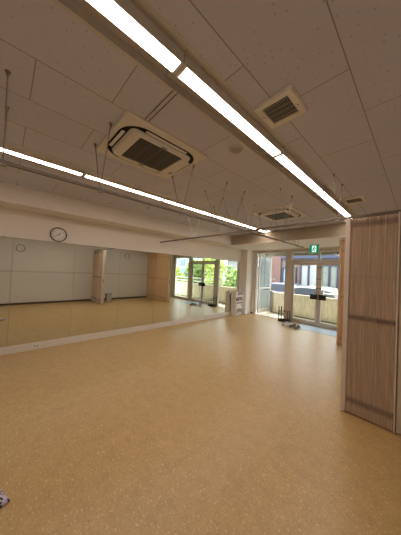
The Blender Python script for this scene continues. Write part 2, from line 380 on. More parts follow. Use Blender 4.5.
# ------------------------------------------------------------------ clocks
def text_mb(w, s, size, place):
    cu = bpy.data.curves.new('t', 'FONT'); cu.body = s; cu.size = size; cu.align_x = 'CENTER'; cu.align_y = 'CENTER'; cu.extrude = .0006
    o = bpy.data.objects.new('t', cu); col.objects.link(o)
    dg = bpy.context.evaluated_depsgraph_get(); dg.update()
    me = bpy.data.meshes.new_from_object(o.evaluated_get(dg))
    bm = bmesh.new(); bm.from_mesh(me); bm.transform(place); tmp = bpy.data.meshes.new('tt'); bm.to_mesh(tmp); bm.free()
    w.bm.from_mesh(tmp); bpy.data.meshes.remove(tmp); bpy.data.meshes.remove(me)
    bpy.data.objects.remove(o); bpy.data.curves.remove(cu)
def clock(x, y, z, nx, r, label, rim, hour, minute):
    t = empty('wall_clock', (x, y, z), label, 'clock')
    ax = (nx, 0, 0)
    MB().lathe((x, y, z), ax, [(0,0),(r,0),(r,.028),(r*.97,.036),(r*.89,.036),(r*.86,.022),(r*.86,.012),(0,.012)], 40).build('rim', rim, t, smooth=True)
    MB().lathe((x, y, z), ax, [(0,.0125),(r*.87,.0125),(r*.87,.015),(0,.015)], 40).build('face', 'face', t)
    # clock-face frame: right/up on the face as seen by someone looking at it
    R = Vector((0, nx, 0)); U = Vector((0,0,1)); F = Vector((nx,0,0))
    w = MB()
    for h in range(1, 13):
        a = math.radians(30*h); p = Vector((x,y,z)) + F*.0158 + r*.68*(R*math.sin(a)+U*math.cos(a))
        mt = Matrix(((R.x,U.x,F.x,p.x),(R.y,U.y,F.y,p.y),(R.z,U.z,F.z,p.z),(0,0,0,1)))
        text_mb(w, str(h), r*.24, mt)
    for q in range(60):
        a = math.radians(6*q); d = R*math.sin(a)+U*math.cos(a); e = R*math.cos(a)-U*math.sin(a)
        c = Vector((x,y,z)) + F*.0156; hw = .0016 if q % 5 == 0 else .0007
        w.add([c+d*r*.80+e*hw, c+d*r*.84+e*hw, c+d*r*.84-e*hw, c+d*r*.80-e*hw], [(0,1,2,3)])
    w.build('numerals', 'black', t)
    for nm, ang, ln, hw, off in (('hour_hand', hour, .42, .006, .018), ('minute_hand', minute, .66, .004, .020)):
        a = math.radians(ang); d = R*math.sin(a)+U*math.cos(a); e = R*math.cos(a)-U*math.sin(a); c = Vector((x,y,z))+F*off
        vs = [c-d*r*.12+e*hw, c+d*r*ln+e*hw*.5, c+d*r*ln-e*hw*.5, c-d*r*.12-e*hw]
        MB().add(vs + [v+F*.0012 for v in vs], [(0,1,2,3),(4,5,6,7),(0,1,5,4),(1,2,6,5),(2,3,7,6),(3,0,4,7)])
        w = MB(); w.add(vs + [v+F*.0012 for v in vs], [(0,1,2,3),(4,5,6,7),(0,1,5,4),(1,2,6,5),(2,3,7,6),(3,0,4,7)]); w.build(nm, 'black', t)
    MB().lathe((x,y,z), ax, [(0,.016),(.007,.016),(.007,.023),(0,.023)], 12).build('centre_pin', 'black', t)
clock(XM, .755, 2.20, 1, .142, 'round brown rimmed wall clock on the wall above the mirrors', 'clockrim', 40, 240)
clock(XR, .43, 2.19, -1, .14, 'round wall clock seen in the mirror at far left, on the right wall', 'clockrim2', 40, 240)
clock(XR, 4.68, 2.22, -1, .14, 'round wall clock seen in the mirror above the bin, between the two partitions', 'clockrim2', 40, 240)

# ------------------------------------------------------------------ ceiling lights
places = [(-1.82,-.545), (-.545,.73), (.73,2.005), (2.005,3.28), (3.28,4.555), (4.555,5.585)]
def light(x, y0, y1, label, group):
    yc = (y0+y1)/2
    t = empty('ceiling_light', (x, yc, ZC+.01), label, 'light', group)
    y0 += .006; y1 -= .006
    w = MB(); w.box(x-.048, x+.048, y0, y1, ZC-.009, ZC+RD); w.box(x-.048, x-.0435, y0, y1, ZC-.0175, ZC-.009); w.box(x+.0435, x+.048, y0, y1, ZC-.0175, ZC-.009)
    w.build('housing', 'white', t)
    w = MB(); pts = [(x-.042, ZC-.010)] + [(x-.042, ZC-.0165), (x-.036, ZC-.0195), (x+.036, ZC-.0195), (x+.042, ZC-.0165)] + [(x+.042, ZC-.010)]
    w.prism(pts, 'y', y0+.018, y1-.018); w.build('diffuser', 'lamp', t)
    for a, b in ((y0, y0+.018), (y1-.018, y1)):
        w = MB(); pts2 = [(x+(px-x)*1.04, ZC-.010+(pz-ZC+.010)*1.1) for px, pz in pts]
        w.prism(pts2, 'y', a, b); w.build('end_cap', 'white', t)
    return t
for row, x in enumerate(LX):
    for k, (a, b) in enumerate(places):
        a = max(a, YF+.02)
        if k == 0: continue
        lab = 'white tube light in the %s ceiling recess, %s' % (('left', 'right')[row],
            ('', 'cut off by the photo edge', 'second from the camera', 'third and middle one', 'second from the beam', 'farthest, ending at the beam')[k])
        light(x + (.0, .018)[row], a, b, lab, 'tube lights in the %s ceiling recess' % ('left', 'right')[row])

# ------------------------------------------------------------------ air conditioners
def ring(w, cx, cy, ho, hi, ro, ri, z0, z1, n=6):
    def rr(hx, hy, r, z):
        out = []
        for qx, qy, a0 in ((1,1,0), (-1,1,90), (-1,-1,180), (1,-1,270)):
            for k in range(n+1):
                a = math.radians(a0+90*k/n); out.append((cx+qx*(hx-r)+r*math.cos(a), cy+qy*(hy-r)+r*math.sin(a), z))
        return out
    A = [w.bm.verts.new(p) for p in rr(*ho, ro, z1)]; B = [w.bm.verts.new(p) for p in rr(ho[0]-.012, ho[1]-.012, ro, z0)]
    Cc = [w.bm.verts.new(p) for p in rr(*hi, ri, z0)]; D = [w.bm.verts.new(p) for p in rr(*hi, ri, z1)]
    m = len(A)
    for P, Q in ((A,B),(B,Cc),(Cc,D)):
        for k in range(m): w.bm.faces.new((P[k], P[(k+1)%m], Q[(k+1)%m], Q[k]))
    return w
def aircon():
    cx, cy = -2.01, 1.10
    t = empty('air_conditioner', (cx, cy, ZC-.05), 'large ceiling cassette air conditioner near the camera beside the right tube lights', 'air conditioner', 'ceiling air conditioners')
    w = MB(); w.box(cx-.40, cx+.40, cy-.45, cy+.45, ZC-.016, ZC, bev=.004); w.build('ceiling_plate', 'ivory', t)
    # deep inner frame with rounded corners round a dark well
    # dark air slot all round, then the lowered inner frame with the grille
    w = MB(); ring(w, cx, cy, (.335,.415), (.20,.24), .20, .02, ZC-.020, ZC-.0165, 10); w.build('air_slot', 'darkslot', t)
    w = MB(); ring(w, cx, cy, (.350,.430), (.333,.413), .21, .20, ZC-.026, ZC-.015, 10); w.build('outer_frame', 'ivory', t)
    w = MB(); ring(w, cx, cy, (.265,.345), (.222,.245), .06, .012, ZC-.052, ZC-.018, 8); w.build('inner_frame', 'ivory', t)
    for sx, sy in ((1,0), (-1,0), (0,1), (0,-1)):
        w = MB()
        if sx: w.box(cx+sx*.284, cx+sx*.312, cy-.23, cy+.23, ZC-.030, ZC-.025)
        else: w.box(cx-.16, cx+.16, cy+sy*.364, cy+sy*.392, ZC-.030, ZC-.025)
        w.build('louvre', 'white', t)
    g = MB(); g.box(cx-.224, cx+.224, cy-.247, cy+.247, ZC-.040, ZC-.022); go = g.build('grille', 'grille', t)
    w = MB()
    for k in range(26):
        y = cy-.24+.48*(k+.5)/26; w.box(cx-.222, cx+.222, y-.003, y+.003, ZC-.047, ZC-.040)
    for k in (-1, 0, 1): w.box(cx-.222, cx+.222, cy+k*.12-.006, cy+k*.12+.006, ZC-.050, ZC-.040)
    w.build('grille_slats', 'slat', go)
    for sx in (-1, 1): box('latch', 'greyplastic', cx+sx*.242-.012, cx+sx*.242+.012, cy-.03, cy+.03, ZC-.055, ZC-.0515, parent=t)
    return t
ac = aircon()
a2 = copy_tree(ac); a2.location = (-2.04, 4.08, ZC-.05); a2['label'] = 'ceiling cassette air conditioner farther away near the beam and glass doors'

# ------------------------------------------------------------------ vents, ceiling speaker, anchors
def vent(cx, cy):
    t = empty('ceiling_vent', (cx, cy, ZC-.02), 'square white ceiling vent with dark grille close to the camera right of the tube lights', 'vent', 'square ceiling vents')
    w = MB(); h, g = .145, .098
    pts_o = [(cx-h,cy-h),(cx+h,cy-h),(cx+h,cy+h),(cx-h,cy+h)]; pts_i = [(cx-g,cy-g),(cx+g,cy-g),(cx+g,cy+g),(cx-g,cy+g)]
    vo1 = [w.bm.verts.new((*p, ZC)) for p in pts_o]; vo0 = [w.bm.verts.new((cx+(p[0]-cx)*.96, cy+(p[1]-cy)*.96, ZC-.022)) for p in pts_o]
    vi0 = [w.bm.verts.new((*p, ZC-.018)) for p in pts_i]; vi1 = [w.bm.verts.new((*p, ZC-.001)) for p in pts_i]
    for P, Q in ((vo1,vo0),(vo0,vi0),(vi0,vi1)):
        for k in range(4): w.bm.faces.new((P[k],P[(k+1)%4],Q[(k+1)%4],Q[k]))
    w.build('frame', 'ivory', t)
    g2 = box('grille', 'darkslot', cx-g, cx+g, cy-g, cy+g, ZC-.006, ZC-.002, parent=t)
    w = MB()
    for k in range(13):
        x = cx-g+2*g*(k+.5)/13; w.box(x-.0022, x+.0022, cy-g, cy+g, ZC-.014, ZC-.007)
    for k in range(4):
        y = cy-g+2*g*(k+.5)/4; w.box(cx-g, cx+g, y-.0025, y+.0025, ZC-.013, ZC-.007)
    w.build('grille_bars', 'greyplastic', g2)
    box('screw', 'greyplastic', cx+.116, cx+.126, cy+.02, cy+.03, ZC-.0235, ZC-.02, parent=t)
    box('screw', 'greyplastic', cx-.126, cx-.116, cy-.03, cy-.02, ZC-.0235, ZC-.02, parent=t)
    return t
v = vent(-.755, 1.46)
v2 = copy_tree(v); v2.location = (-.77, 4.02, ZC-.02); v2['label'] = 'square ceiling vent farther away, above the pleated partition'
t = empty('ceiling_speaker', (-1.31, 1.65, ZC-.012), 'small round grey disc on the ceiling between air conditioner and vent', 'speaker')
MB().lathe((-1.31,1.65,ZC), (0,0,-1), [(0,0),(.068,0),(.068,.006),(.060,.012),(.052,.012)], 28).build('rim', 'ivory', t, smooth=True)
MB().lathe((-1.31,1.65,ZC), (0,0,-1), [(.058,.0125),(.03,.014),(0,.015)], 28).build('cover', 'greyplastic', t, smooth=True)
t = empty('ceiling_sprinkler', (-3.84, 2.08, ZC-.03), 'tiny dark fitting on the ceiling left of the left tube lights', 'sprinkler')
MB().lathe((-3.84,2.08,ZC), (0,0,-1), [(0,0),(.035,0),(.032,.008),(0,.008)], 20).build('flange', 'greyplastic', t)
MB().lathe((-3.84,2.08,ZC), (0,0,-1), [(0,.008),(.010,.008),(.010,.022),(.02,.024),(.02,.028),(0,.028)], 16).build('nozzle', 'rodm', t)

# ------------------------------------------------------------------ suspended partition tracks on V shaped rods
def hanger(t, top1, top2, bot, m):
    bot = Vector(bot)
    for tp, s in ((top1, -1), (top2, 1)):
        tp = Vector(tp); d = (tp-bot); d.z = 0; d.normalize()
        r = MB().tube([bot + d*.012, tp], .0042, 6).build('hanger_rod', m, t)
        MB().lathe(tp, (0,0,-1), [(0,0),(.016,0),(.016,.008),(.009,.012),(.009,.030),(0,.030)], 12).build('anchor', 'rodm' if m != 'whiterod' else m, r)
YT, ZT = 3.08, 2.345
t = empty('partition_track', (-2.1, YT, ZT), 'long suspended rail crossing the room to the near pleated partition', 'rail', 'suspended partition rails')
w = MB(); w.box(XM+.012, XR-.01, YT-.015, YT+.015, ZT-.014, ZT+.014, bev=.004); w.build('rail', 'rail', t)
for x in (-.76, -1.43, -2.10, -2.75, -3.55, -4.20):
    hanger(t, (x, 2.86, ZC), (x, 3.25, ZC), (x, YT, ZT+.012), 'whiterod' if x < -3 else 'rodm')
    box('bracket', 'rodm', x-.02, x+.02, YT-.024, YT+.024, ZT-.026, ZT-.018, parent=t)
XT, ZT2 = -2.065, 2.315
t = empty('partition_track', (XT, 2, ZT2), 'long suspended rail running along the room under the left tube lights', 'rail', 'suspended partition rails')
w = MB(); w.box(XT-.014, XT+.014, YF+.01, 5.45, ZT2-.012, ZT2+.012, bev=.004); w.build('rail', 'rail', t)
for y in (-.9, -.04, .62, 1.58, 2.20, 2.62, 3.66, 4.4, 5.1):
    hanger(t, (-2.31, y, ZC), (-1.88, y, ZC), (-2.09, y, ZT2+.010), 'rodm')
    box('bracket', 'rodm', XT-.024, XT+.024, y-.02, y+.02, ZT2-.024, ZT2-.016, parent=t)

# ------------------------------------------------------------------ pleated folding partitions
def pleats(w, x0, x1, y, amp, z0, z1, n):
    """closed zig-zag curtain, both faces folded"""
    pitch = (x1-x0)/n; top = []; bot = []
    front = []; back = []
    for k in range(2*n+1):
        x = x0 + pitch*k/2
        j = .0018*math.sin(k*2.3)+.0012*math.sin(k*5.1)
        front.append((x+j, y - amp - (0 if k % 2 else .014)))
        back.append((x+j, y + amp + (0 if k % 2 else .014)))
    loop = front + back[::-1]
    w.prism(loop, 'z', z0, z1)
def partition(name, parts, y, ztop, label, mm, pm, z0=.03, handle=True):
    x0 = parts[0][0]
    t = empty(name, (x0, y, 0), label, 'partition', 'pleated folding partitions')
    for i, (a, b, n, yo) in enumerate(parts):
        box('end_post', pm, a-.055, a-.004, y+yo-.065, y+yo+.065, .012, ztop, parent=t, bevel=.006)
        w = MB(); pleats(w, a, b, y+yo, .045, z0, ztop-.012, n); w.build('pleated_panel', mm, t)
        box('end_strip', pm, b+.001, b+.014, y+yo-.07, y+yo+.07, .012, ztop, parent=t, bevel=.003)
        box('bottom_strip', pm, a, b, y+yo-.040, y+yo+.040, .016, z0, parent=t)
        box('top_strip', 'rail', a, b, y+yo-.04, y+yo+.04, ztop-.012, ztop, parent=t)
        if i == 0 and handle:
            w = MB(); w.box(a-.062, a-.055, y-.02, y+.02, .92, 1.10, bev=.003); w.build('handle', 'greyplastic', t)
partition('folding_partition', [(-.60, -.185, 24, 0), (-.112, .738, 44, .03)], YT, 2.322,
          'pinkish beige pleated folding partition stacked at the near right edge', 'pleat', 'post')
partition('folding_partition', [(-1.335, -.35, 34, 0), (-.28, .738, 36, .02)], 5.93, 2.50,
          'tan pleated folding partition beside the glass doors, partly behind the near partition', 'pleat2', 'post2')
t = empty('partition_track', (-.3, 5.93, 2.515), 'short ceiling rail above the tan partition under the beam', 'rail', 'suspended partition rails')
box('rail', 'cream', -1.33, .75, 5.91, 5.95, 2.501, ZBM, parent=t)

# ------------------------------------------------------------------ glass front
y0, y1 = YB+.0, YB+.10
w = MB()
for a, b in ((FX0, -4.53), (-3.37, -3.13), (-1.42, -1.19), (.10, FX1)): w.box(a, b, y0, y1, 0, FZ)
w.box(-4.53, -3.37, y0, y1, 2.40, FZ); w.box(-1.19, .10, y0, y1, 2.40, FZ); w.box(-3.13, -1.42, y0, y1, 2.40, FZ)
w.box(-3.13, -1.42, y0, y1, 2.055, 2.135)                       # transom bar over the doors
w.box(-2.30, -2.25, y0, y1, 2.135, 2.40)
w.box(-3.13, -1.42, y0, y1, -.02, .012); w.box(-4.53, -3.37, y0, y1, -.02, .012); w.box(-1.19, .10, y0, y1, -.02, .05)
structure(w.build('trim_7', 'alu', bevel=.006))
t = empty('window_1', (-2.28, YB, 2.135), None, None, None, 'structure')
for a, b in ((-3.13, -2.30), (-2.25, -1.42)): box('pane', 'glass', a, b, y0+.045, y0+.051, 2.135, 2.40, parent=t)
t = empty('window_2', (-.55, YB, .05), None, None, None, 'structure')
w = MB(); w.box(-1.19, -1.14, y0+.02, y1-.02, .05, 2.40); w.box(.05, .10, y0+.02, y1-.02, .05, 2.40); w.box(-1.14, .05, y0+.02, y1-.02, .05, .12); w.box(-1.14, .05, y0+.02, y1-.02, 2.33, 2.40)
w.build('window_frame', 'alu', t)
box('pane', 'glass', -1.14, .05, y0+.045, y0+.051, .12, 2.33, parent=t)
def leaf(name, a, b, hx, meet):
    t = empty(name, ((a+b)/2, YB, .012), None, None, None, 'structure')
    w = MB(); s = .075
    w.box(a, a+s, y0+.025, y1-.025, .015, 2.05); w.box(b-s, b, y0+.025, y1-.025, .015, 2.05)
    w.box(a+s, b-s, y0+.025, y1-.025, .015, .145); w.box(a+s, b-s, y0+.025, y1-.025, 1.965, 2.05)
    w.build('door_frame', 'alu', t, bevel=.004)
    box('pane', 'glass', a+s, b-s, y0+.047, y0+.053, .145, 1.965, parent=t)
    box('push_plate', 'black', hx-.105, hx+.105, y0-.03, y0+.025, .86, 1.03, parent=t, bevel=.01)
    for z in (1.22, 1.52, 1.88): MB().lathe((meet, y0+.025, z), (0,-1,0), [(0,0),(.022,0),(.020,.014),(0,.016)], 14).build('lock', 'black', t)
    return t
leaf('door_1', -3.127, -2.278, -2.40, -2.31)
leaf('door_2', -2.272, -1.423, -2.15, -2.235)
# the side door stands open, swung outwards
t = empty('door_3', (-4.50, YB+.10, .012), None, None, None, 'structure')
OFF[t.name] = Vector((0,0,0))
w = MB(); s = .085; ln = 1.12
w.box(0, .045, 0, s, .02, 2.38); w.box(0, .045, ln-s, ln, .02, 2.38); w.box(0, .045, s, ln-s, .02, .16); w.box(0, .045, s, ln-s, 2.29, 2.38); w.box(0, .045, s, ln-s, .98, 1.04)
w.build('door_frame', 'alu', t, bevel=.004)
w = MB(); w.box(.018, .026, s, ln-s, .16, .98); w.box(.018, .026, s, ln-s, 1.04, 2.29); w.build('pane', 'glass2', t)
w = MB(); w.tube([(.045, ln-.05, .86), (.085, ln-.05, .86), (.085, ln-.05, .98), (.045, ln-.05, .98)], .011, 8); w.build('door_handle', 'black', t)
t.rotation_euler.z = math.radians(4)

# exit sign under the beam
t = empty('exit_sign', (-2.19, 6.6, 2.29), 'green emergency exit sign with running figure hanging under the beam', 'sign')
sx0, sx1, sz0, sz1, sy = -2.31, -2.07, 2.285, 2.515, 6.6
box('case', 'ivory', sx0-.008, sx1+.008, sy-.02, sy+.03, sz0-.008, sz1+.008, parent=t, bevel=.004)
box('green_panel', 'signgreen', sx0, sx1, sy-.024, sy-.021, sz0, sz1, parent=t)
px = lambda u: sx0 + (sx1-sx0)*u
pz = lambda v_: sz0 + (sz1-sz0)*v_
w = MB(); w.prism([(px(.26),pz(.10)),(px(.74),pz(.10)),(px(.74),pz(.92)),(px(.26),pz(.92))], 'y', sy-.0265, sy-.0245); w.build('white_doorway', 'signlit', t)
w = MB()     # running figure
w.lathe((px(.54), sy-.0268, pz(.80)), (0,-1,0), [(0,0),(.014,0),(.014,.002),(0,.002)], 14)
def limb(w, pts, r):
    for (u0,v0), (u1,v1) in zip(pts, pts[1:]):
        d = Vector((px(u1)-px(u0), pz(v1)-pz(v0))); n = Vector((-d.y, d.x)).normalized()*r; e = d.normalized()*r*.5
        p, q = Vector((px(u0),pz(v0)))-e, Vector((px(u1),pz(v1)))+e
        w.prism([tuple(p+n), tuple(q+n), tuple(q-n), tuple(p-n)], 'y', sy-.0288, sy-.0268)
limb(w, [(.52,.70),(.46,.46)], .015); limb(w, [(.50,.66),(.38,.58),(.34,.46)], .006); limb(w, [(.52,.66),(.64,.56),(.70,.62)], .006)
limb(w, [(.45,.46),(.58,.36),(.56,.18)], .008); limb(w, [(.45,.46),(.38,.30),(.26,.26)], .008)
w.build('running_figure', 'signgreen', t)
box('mount', 'ivory', -2.24, -2.14, sy-.012, sy+.022, sz1+.008, ZBM, parent=t)

# ------------------------------------------------------------------ things on the floor
tag(box('entrance_mat', 'mat', -2.72, -1.45, 6.58, 7.27, 0.0, .007, bevel=.002), 'pale blue mat on the floor inside the glass doors', 'mat')

def shoe(x, y, rz, um, label, group):
    t = empty('sneaker', (x, y, .008), label, 'shoe', group); t.location.z = 0
    OFF[t.name] = Vector((0,0,0))
    prof = [(-.135,.030),(-.10,.038),(-.03,.036),(.05,.045),(.10,.044),(.130,.026)]
    out = [(q, h) for q, h in prof] + [(q, -h) for q, h in prof[::-1]]
    w = MB(); w.prism(out, 'z', 0, .026); w.build('sole', 'sole', t, bevel=.006)
    w = MB(); rows = []
    hs = [.070,.088,.094,.072,.055,.030]
    for (q, h), top in zip(prof, hs):
        rows.append([w.bm.verts.new((q, h*.96*math.cos(a), .024+top*math.sin(a)**.8)) for a in [math.pi*k/8 for k in range(9)]])
    for A, B in zip(rows, rows[1:]):
        for k in range(8): w.bm.faces.new((A[k],A[k+1],B[k+1],B[k]))
    w.bm.faces.new(rows[0]); w.bm.faces.new(rows[-1][::-1])
    w.build('upper', um, t, smooth=True)
    w = MB(); w.lathe((-.062,0,.104), (0,0,1), [(0,.008),(.018,.010),(.030,.012),(.032,.006),(.026,0)], 16)
    for v_ in w.bm.verts: v_.co.x = -.062 + (v_.co.x+.062)*1.45
    w.build('opening', 'black', t)
    w = MB()
    for k in range(4): w.box(.0+.02*k, .008+.02*k, -.022, .022, .102-.009*k, .110-.009*k)
    w.build('laces', 'white' if um != 'shoe' else 'black', t)
    t.rotation_euler.z = rz
shoe(-2.98, 6.62, -1.9, 'shoe', 'pale sneaker on the floor, nearest the black umbrella stand', 'shoes by the glass doors')
shoe(-2.84, 6.58, -1.75, 'shoe', 'pale sneaker second from the black umbrella stand', 'shoes by the glass doors')
shoe(-2.69, 6.50, -1.95, 'shoe2', 'olive sneaker third from the umbrella stand', 'shoes by the glass doors')
shoe(-2.55, 6.44, -1.8, 'shoe2', 'olive sneaker nearest the pale blue mat', 'shoes by the glass doors')

# umbrella stand
t = empty('umbrella_stand', (-3.24, 7.10, 0), 'black metal umbrella stand by the post between side door and glass doors', 'umbrella stand')
ux0, ux1, uy0, uy1 = -3.42, -3.08, 7.0, 7.22
w = MB(); w.box(ux0, ux1, uy0, uy1, 0, .012); w.box(ux0, ux1, uy0, uy0+.012, .012, .075); w.box(ux0, ux1, uy1-.012, uy1, .012, .075); w.box(ux0, ux0+.012, uy0, uy1, .012, .075); w.box(ux1-.012, ux1, uy0, uy1, .012, .075)
w.build('tray', 'black', t, bevel=.003)
for x, r, h in ((ux0+.02, .022, .50), (ux1-.02, .012, .36)):
    for y in (uy0+.02, uy1-.02): MB().tube([(x,y,.012),(x,y,h)], r*.8, 10).build('upright', 'blackm', t)
w = MB()
for z in (.36,):
    w.tube([(ux0+.02,uy0+.02,z),(ux1-.02,uy0+.02,z),(ux1-.02,uy1-.02,z),(ux0+.02,uy1-.02,z),(ux0+.02,uy0+.02,z)], .006, 8)
    w.tube([(-3.25,uy0+.02,z),(-3.25,uy1-.02,z)], .005, 8)
w.build('top_ring', 'blackm', t)

# shelf rack by the end of the mirrors
rx0, rx1, ry0, ry1, rh = -4.925, -4.70, 6.27, 6.71, .90
DX, DY = -.145, .19
t = empty('shelf_rack', (-4.81, 6.49, 0), 'low white shelf rack with open shelves at the far end of the mirrors', 'shelf')
def side_outline():
    pts = [(rx0, 0), (rx1, 0), (rx1, rh-.03)]
    for k in range(7):
        a = math.radians(15+75*k/6); pts.append((rx0+.10-.0 + (rx1-rx0-.10)*0 + .10*math.cos(math.pi/2+math.radians(90*k/6)), rh-.10+.10*math.sin(math.pi/2+math.radians(90*k/6))))
    pts.insert(3, (rx1, rh))
    return pts
for y in (ry0, ry1-.018):
    w = MB(); w.prism(side_outline(), 'y', y, y+.018); w.build('side_panel', 'cream', t)
box('back_panel', 'cream', rx0+.004, rx0+.014, ry0+.018, ry1-.018, .03, rh-.1, parent=t)
sz = [.05, .30, .54, .74]
for z in sz: box('shelf', 'white', rx0+.014, rx1-.004, ry0+.018, ry1-.018, z-.018, z, parent=t)
for z in sz[1:]: box('shelf_lip', 'white', rx1-.004, rx1+.004, ry0+.018, ry1-.018, z-.03, z+.022, parent=t)
def bottle(x, y, z, r, h, m, label):
    x += DX; y += DY
    t = empty('bottle', (x, y, z), label, 'bottle', 'small items on the shelf rack')
    MB().lathe((x,y,z), (0,0,1), [(0,0),(r,0),(r,h*.68),(r*.4,h*.80),(r*.4,h*.86),(0,h*.86)], 18).build('body', m, t, smooth=True)
    MB().lathe((x,y,z+h*.86), (0,0,1), [(0,0),(r*.46,0),(r*.42,h*.14),(0,h*.14)], 14).build('cap', 'white' if m != 'white' else 'pinkish', t)
bottle(-4.62, 6.20, sz[3], .032, .20, 'white', 'white bottle with a pink cap standing on top of the shelf rack')
bottle(-4.63, 6.36, sz[3], .028, .14, 'greyplastic', 'short grey bottle on the top shelf of the rack')
bottle(-4.63, 6.20, sz[2], .036, .15, 'plum', 'dark plum bottle on the second shelf of the rack')
bottle(-4.63, 6.34, sz[2], .034, .13, 'pinkish', 'pink bottle on the second shelf of the rack')
t = empty('storage_box', (-4.81, 6.49, sz[1]), 'pale storage box on the third shelf of the rack', 'box')
box('body', 'ivory', -4.90, -4.72, 6.33, 6.65, sz[1], sz[1]+.13, parent=t, bevel=.006); box('lid', 'white', -4.905, -4.715, 6.325, 6.655, sz[1]+.13, sz[1]+.15, parent=t, bevel=.005)
t = empty('magazine', (-4.81, 6.47, sz[0]), 'grey magazine pile lying on the bottom shelf of the rack', 'magazine')
for k in range(5): box('magazine_page_block', 'greyplastic' if k % 2 else 'ivory', -4.905+.004*k, -4.72+.003*k, 6.33+.006*k, 6.61+.004*k, sz[0]+.016*k, sz[0]+.016*k+.0155, parent=t)

# waste bin against the right wall (seen in the mirror)
t = empty('waste_bin', (.45, 3.72, 0), 'small grey waste bin on the floor behind the near partition, seen in the mirror', 'bin')
w = MB(); q0, q1 = .10, .125
A = [w.bm.verts.new((.45+sx*q0, 3.72+sy*q0, 0)) for sx, sy in ((-1,-1),(1,-1),(1,1),(-1,1))]; B = [w.bm.verts.new((.45+sx*q1, 3.72+sy*q1, .32)) for sx, sy in ((-1,-1),(1,-1),(1,1),(-1,1))]
C2 = [w.bm.verts.new((.45+sx*(q1-.008), 3.72+sy*(q1-.008), .32)) for sx, sy in ((-1,-1),(1,-1),(1,1),(-1,1))]; D2 = [w.bm.verts.new((.45+sx*(q0-.008), 3.72+sy*(q0-.008), .01)) for sx, sy in ((-1,-1),(1,-1),(1,1),(-1,1))]
w.bm.faces.new(A[::-1])
for P, Q in ((A,B),(B,C2),(C2,D2)):
    for k in range(4): w.bm.faces.new((P[k],P[(k+1)%4],Q[(k+1)%4],Q[k]))
w.bm.faces.new(D2); w.build('bucket', 'binm', t)
w = MB(); r1 = q1+.006
w.box(.45-r1, .45+r1, 3.72-r1, 3.72-q1+.004, .305, .325); w.box(.45-r1, .45+r1, 3.72+q1-.004, 3.72+r1, .305, .325); w.box(.45-r1, .45-q1+.004, 3.72-q1, 3.72+q1, .305, .325); w.box(.45+q1-.004, .45+r1, 3.72-q1, 3.72+q1, .305, .325)
w.build('rim', 'greyplastic', t)

# spotted cloth pouch, mostly outside the lower left corner
t = empty('cloth_pouch', (-1.945, -.035, 0), 'black and lilac spotted cloth pouch on the floor at the lower left corner', 'pouch')
w = MB(); n = 14; g = []
for i in range(n+1):
    row = []
    for j in range(n+1):
        u, v_ = i/n*2-1, j/n*2-1
        row.append((u, v_, (1-abs(u)**3)*(1-abs(v_)**3)))
    g.append(row)
def pp(u, v_, h): 
    a = .35; x, y = u*.125, v_*.10
    return (-1.945+x*math.cos(a)-y*math.sin(a), -.035+x*math.sin(a)+y*math.cos(a), h)
up = [[w.bm.verts.new(pp(u, v_, .012+.045*h**.6)) for u, v_, h in r] for r in g]
dn = [[w.bm.verts.new(pp(u, v_, .012-.011*h**.4)) for u, v_, h in r] for r in g]
for i in range(n):
    for j in range(n):
        w.bm.faces.new((up[i][j],up[i+1][j],up[i+1][j+1],up[i][j+1])); w.bm.faces.new((dn[i][j],dn[i][j+1],dn[i+1][j+1],dn[i+1][j]))
bmesh.ops.remove_doubles(w.bm, verts=w.bm.verts[:], dist=.0015)
w.build('bag', 'dots', t, smooth=True)
w = MB(); w.tube([pp(-.95,-.8,.03), pp(-1.25,-.4,.012), pp(-1.3,.3,.01), pp(-.95,.8,.03)], .005, 8); w.build('drawstring', 'black', t)

# ------------------------------------------------------------------ outside
structure(box('terrace', 'terrace', -14, 14, YB+.14, 8.56, -.25, -.03))
structure(box('street', 'asphalt', -40, 40, 8.72, 40, -.6, -.45))
structure(box('parapet_base_strip', 'parapet_base_strip', -4.45, 14, 8.45, 8.56, -.03, -.01))  # darker strip along the foot of the parapet
structure(box('parapet', 'concrete', -4.45, 14, 8.56, 8.72, -.6, .84))
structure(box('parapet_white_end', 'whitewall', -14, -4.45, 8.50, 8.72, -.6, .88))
w = MB(); w.box(-14, 14, YB+.14, 8.82, 2.66, 2.9); w.box(-14, 14, 8.66, 8.82, 2.42, 2.66); structure(w.build('eave', 'eave'))
t = empty('terrace_railing', (2, 8.64, .84), 'white metal railing on top of the concrete parapet', 'railing')
w = MB()
for z in (.98, 1.17): w.tube([(-2.5,8.64,z),(9,8.64,z)], .022, 8)
w.build('handrail', 'railwhite', t)
for k in range(9): MB().tube([(-2.5+1.4*k,8.64,.84),(-2.5+1.4*k,8.64,1.17)], .018, 8).build('post', 'railwhite', t)
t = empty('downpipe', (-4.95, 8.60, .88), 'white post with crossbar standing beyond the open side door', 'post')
box('shaft', 'whitewall', -5.00, -4.90, 8.56, 8.66, .88, 2.66, parent=t); box('crossbar', 'whitewall', -5.0, -4.42, 8.58, 8.64, 1.36, 1.43, parent=t)

